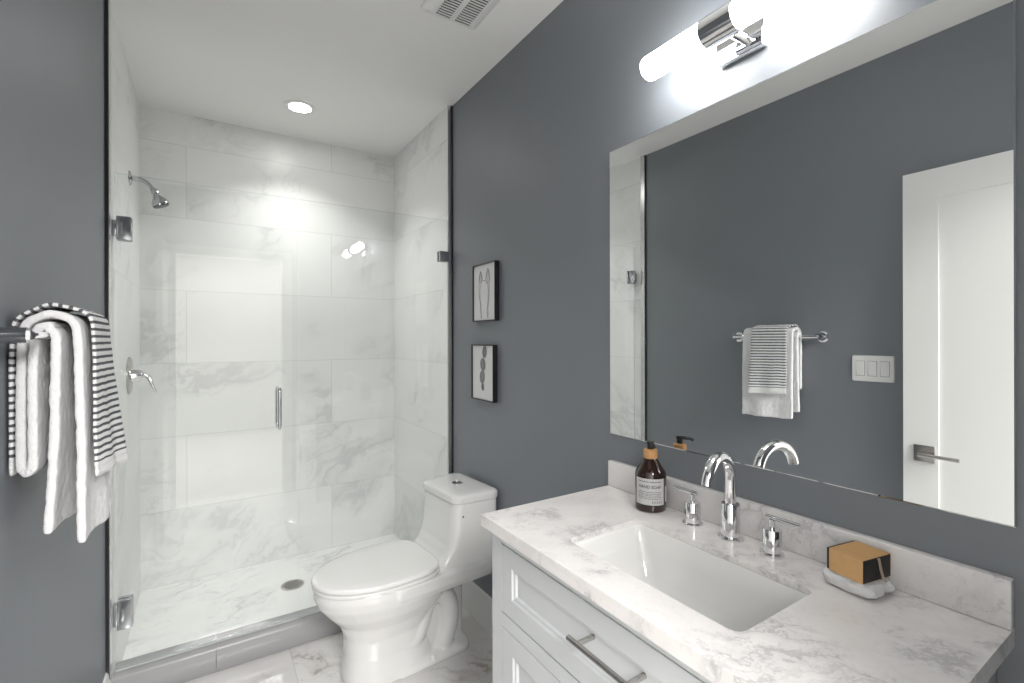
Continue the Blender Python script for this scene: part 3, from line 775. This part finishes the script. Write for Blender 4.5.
# key points run: wall-side hem, up, over the bar, room-side hem
def path(x_w, zw, x_r, zr, top, y, xflare=0.0, w=.0):
    """arch over the bar; returns key points at depth y"""
    xm = (x_w+x_r)/2
    return [(x_w, y, zw), (x_w, y, (zw+BZ_)/2), (x_w+.001, y, BZ_-.030), (x_w+.006, y, BZ_+top*.45), ((x_w*2+x_r)/3+.002, y, BZ_+top*.92), (xm+.006, y, BZ_+top), (x_r-.008, y, BZ_+top*.70), (x_r, y, BZ_-.010),
            (x_r+xflare*.25, y, (BZ_*2+zr)/3), (x_r+xflare*.6, y, (BZ_+zr*2)/3), (x_r+xflare, y, zr)]
def folded(y, w, f):
    inner = path(-.2705+.0005, 1.135, -.2385, .985+w, .0185, y-.010, -.010+f)[::-1]
    outer = path(-.2875, 1.135, -.209, .955+w, .040, y, .006+f)
    return inner[:-1]+[(-.2700, y-.008, 1.125), (-.2740, y-.006, 1.108), (-.2790, y-.004, 1.102), (-.2840, y-.002, 1.108), (-.2875, y, 1.125)]+outer[1:]
drape('folded_layers', folded(1.208, 0, 0), folded(1.462, -.004, .012), 30, .0145, MT['terry'], 1.7, amp=.0085, loc=TWL, parent=wt)
st_ = drape('striped_towel', path(-.3015, 1.10, -.189, 1.078, .058, 1.212, .006), path(-.3015, 1.09, -.189, 1.068, .057, 1.405, .030), 20, .007, MT['stripe'], 8.8, amp=.005, loc=TWL)
tag(st_, 'grey and white striped towel draped over the white towel on the bar', 'towel')
# the near edge of the striped towel starts further back on the room side
for v in st_.data.vertices:
    if v.co.x > .02: v.co.y = v.co.y+.018*max(0, 1-(v.co.y+.155)/.25)*min(1, (v.co.x-.02)/.03)

# ------------------------------------------------------------------ the toilet
TYc = 1.965; XBK = XR-.030
tt = thing('toilet', 'white one-piece toilet with closed lid between the vanity and shower', 'toilet', (.78, TYc, 0))
L = tuple(tt.location); tt.location = (.792, TYc-.010, 0); tt.rotation_euler = (0, 0, math.radians(5)); tt.scale = (1, 1, 1.025)
def egg(x0, x1, hw, n=56, k=.62, pw=2.0, pb=3.2):
    """outline: round tip at x0, squarer back at x1, widest at fraction k from the tip"""
    xm = x0+(x1-x0)*k; P = []
    for i in range(n):
        a = 2*PI*i/n; c, s = math.cos(a), math.sin(a)
        p = pw if c < 0 else pb
        ex = math.copysign(abs(c)**(2/p), c); ey = math.copysign(abs(s)**(2/p), s)
        P.append((xm+ex*((xm-x0) if c < 0 else (x1-xm)), TYc+ey*hw))
    return P
bm = bmesh.new()
def rg(x0, x1, hw, z, k=.62, pw=2.0, pb=3.2): return [(x, y, z) for x, y in egg(x0, x1, hw, 56, k, pw, pb)]
# bowl and front column
loft(bm, [rg(.434, .80, .118, 0, .45, 2.4, 3.5), rg(.434, .80, .116, .03, .45, 2.4, 3.5), rg(.442, .78, .108, .10, .45, 2.3), rg(.442, .78, .112, .17, .45, 2.2),
          rg(.422, .80, .130, .225, .5), rg(.378, .84, .155, .27, .55), rg(.342, .88, .175, .315, .6), rg(.327, .90, .182, .350, .6), rg(.327, .90, .182, .372, .6), rg(.333, .90, .178, .380, .6)])
# deck that runs back to the wall and underside
loft(bm, [[(x, y, z) for x, y in rrect(xa, XBK-.004, TYc-hw, TYc+hw, rr, 6)] for xa, hw, rr, z in
          ((.62, .150, .05, .298), (.58, .170, .05, .310), (.56, .181, .05, .335), (.56, .184, .05, .372), (.58, .180, .05, .380))])
# tank, its front sweeping down into the deck
def tap(x, y): return TYc+(y-TYc)*(1-.15*min(1, max(0, (XBK-x)/.22)))
loft(bm, [[(x, tap(x, y), z) for x, y in rrect(xa, XBK, TYc-hw, TYc+hw, rr, 6)] for xa, hw, rr, z in
          ((.74, .178, .04, .338), (.76, .180, .045, .385), (.790, .178, .045, .400), (.815, .176, .045, .425), (.834, .176, .045, .46), (.846, .178, .045, .51), (.852, .180, .045, .56), (.856, .182, .045, .632))])
# rear foot with the trapway standing proud of it
loft(bm, [[(x, y, z) for x, y in rrect(.60, .955, TYc-hw, TYc+hw, .04, 6)] for hw, z in ((.128, 0), (.126, .018), (.112, .030), (.072, .040), (.070, .285))])
def snake(s):
    P = [(.60, .16), (.64, .12), (.68, .10), (.715, .125), (.735, .17), (.755, .225), (.79, .255), (.83, .25), (.860, .215), (.872, .165), (.868, .11), (.850, .06), (.84, .02)]
    c = catmull([(x, 0, z) for x, z in P], 4)
    tube(bm, [(p.x, TYc+s*.066, p.z) for p in c], .043, 18)
for s in (-1, 1): snake(s)
body = obj('body', local(bm, L), MT['porcelain'], tt)
md = body.modifiers.new('remesh', 'REMESH'); md.mode = 'VOXEL'; md.voxel_size = .0045; md.use_smooth_shade = True
md = body.modifiers.new('smooth', 'SMOOTH'); md.factor = .6; md.iterations = 9
for s in (-1, 1): obj('bolt_cap', local(lathe(bmesh.new(), [(.013, .020), (.013, .038), (.010, .044), (0, .046)], (.765, TYc+s*.122, 0), 'z', 20), L), MT['plastic'], tt, sm=40)
# seat and lid
def plate_(x0, x1, hw, zs, k=.60, pb=4.0):
    b2 = bmesh.new(); loft(b2, [[(x, y, z) for x, y in egg(x0+d, x1-d, hw-d, 64, k, 2.05, pb)] for d, z in zs]); return b2
obj('seat', local(plate_(.322, .806, .187, ((.006, .3825), (.001, .3845), (0, .388), (.001, .394), (.005, .396))), L), MT['seat'], tt, sm=50)
lid = obj('lid', local(plate_(.320, .800, .188, ((.007, .3985), (.002, .4000), (0, .4035), (.0005, .4110), (.003, .4150), (.010, .4165), (.06, .4180), (.12, .419))), L), MT['seat'], tt, sm=50)
for s in (-1, 1): obj('seat_hinge', local(lathe(bmesh.new(), [(.0, -.022), (.009, -.021), (.011, -.018), (.011, .018), (.009, .021), (0, .022)], (.814, TYc+s*.075, .394), 'y', 20), L), MT['seat'], tt, sm=40)
# tank lid
b2 = bmesh.new()
loft(b2, [[(x, tap(x, y), z) for x, y in rrect(.850+d, XBK-d, TYc-.188+d, TYc+.188-d, .042, 7)] for d, z in ((.004, .6335), (.0005, .6350), (0, .638), (0, .657), (.001, .6605), (.0035, .6635), (.008, .6655), (.020, .668), (.05, .670))])
tl = obj('tank_lid', local(b2, L), MT['porcelain'], tt, sm=50)
bt_ = obj('flush_button', local(lathe(bmesh.new(), [(.027, .6695), (.027, .6735), (.024, .6750), (.0235, .6735), (0, .6735)], (.955, TYc, 0), 'z', 32), L), MT['chrome'], tl, sm=30, label='chrome split flush button')
obj('button_half', local(boxes((.934, .976, TYc-.0008, TYc+.0008, .6735, .6745)), L), MT['dark'], bt_)
obj('logo_mark', local(lathe(bmesh.new(), [(.004, 0), (.004, .0006), (0, .0008)], (.875, TYc-.1825, .590), 'y', 12), L), MT['dark'], tt, label='tiny dark mark')
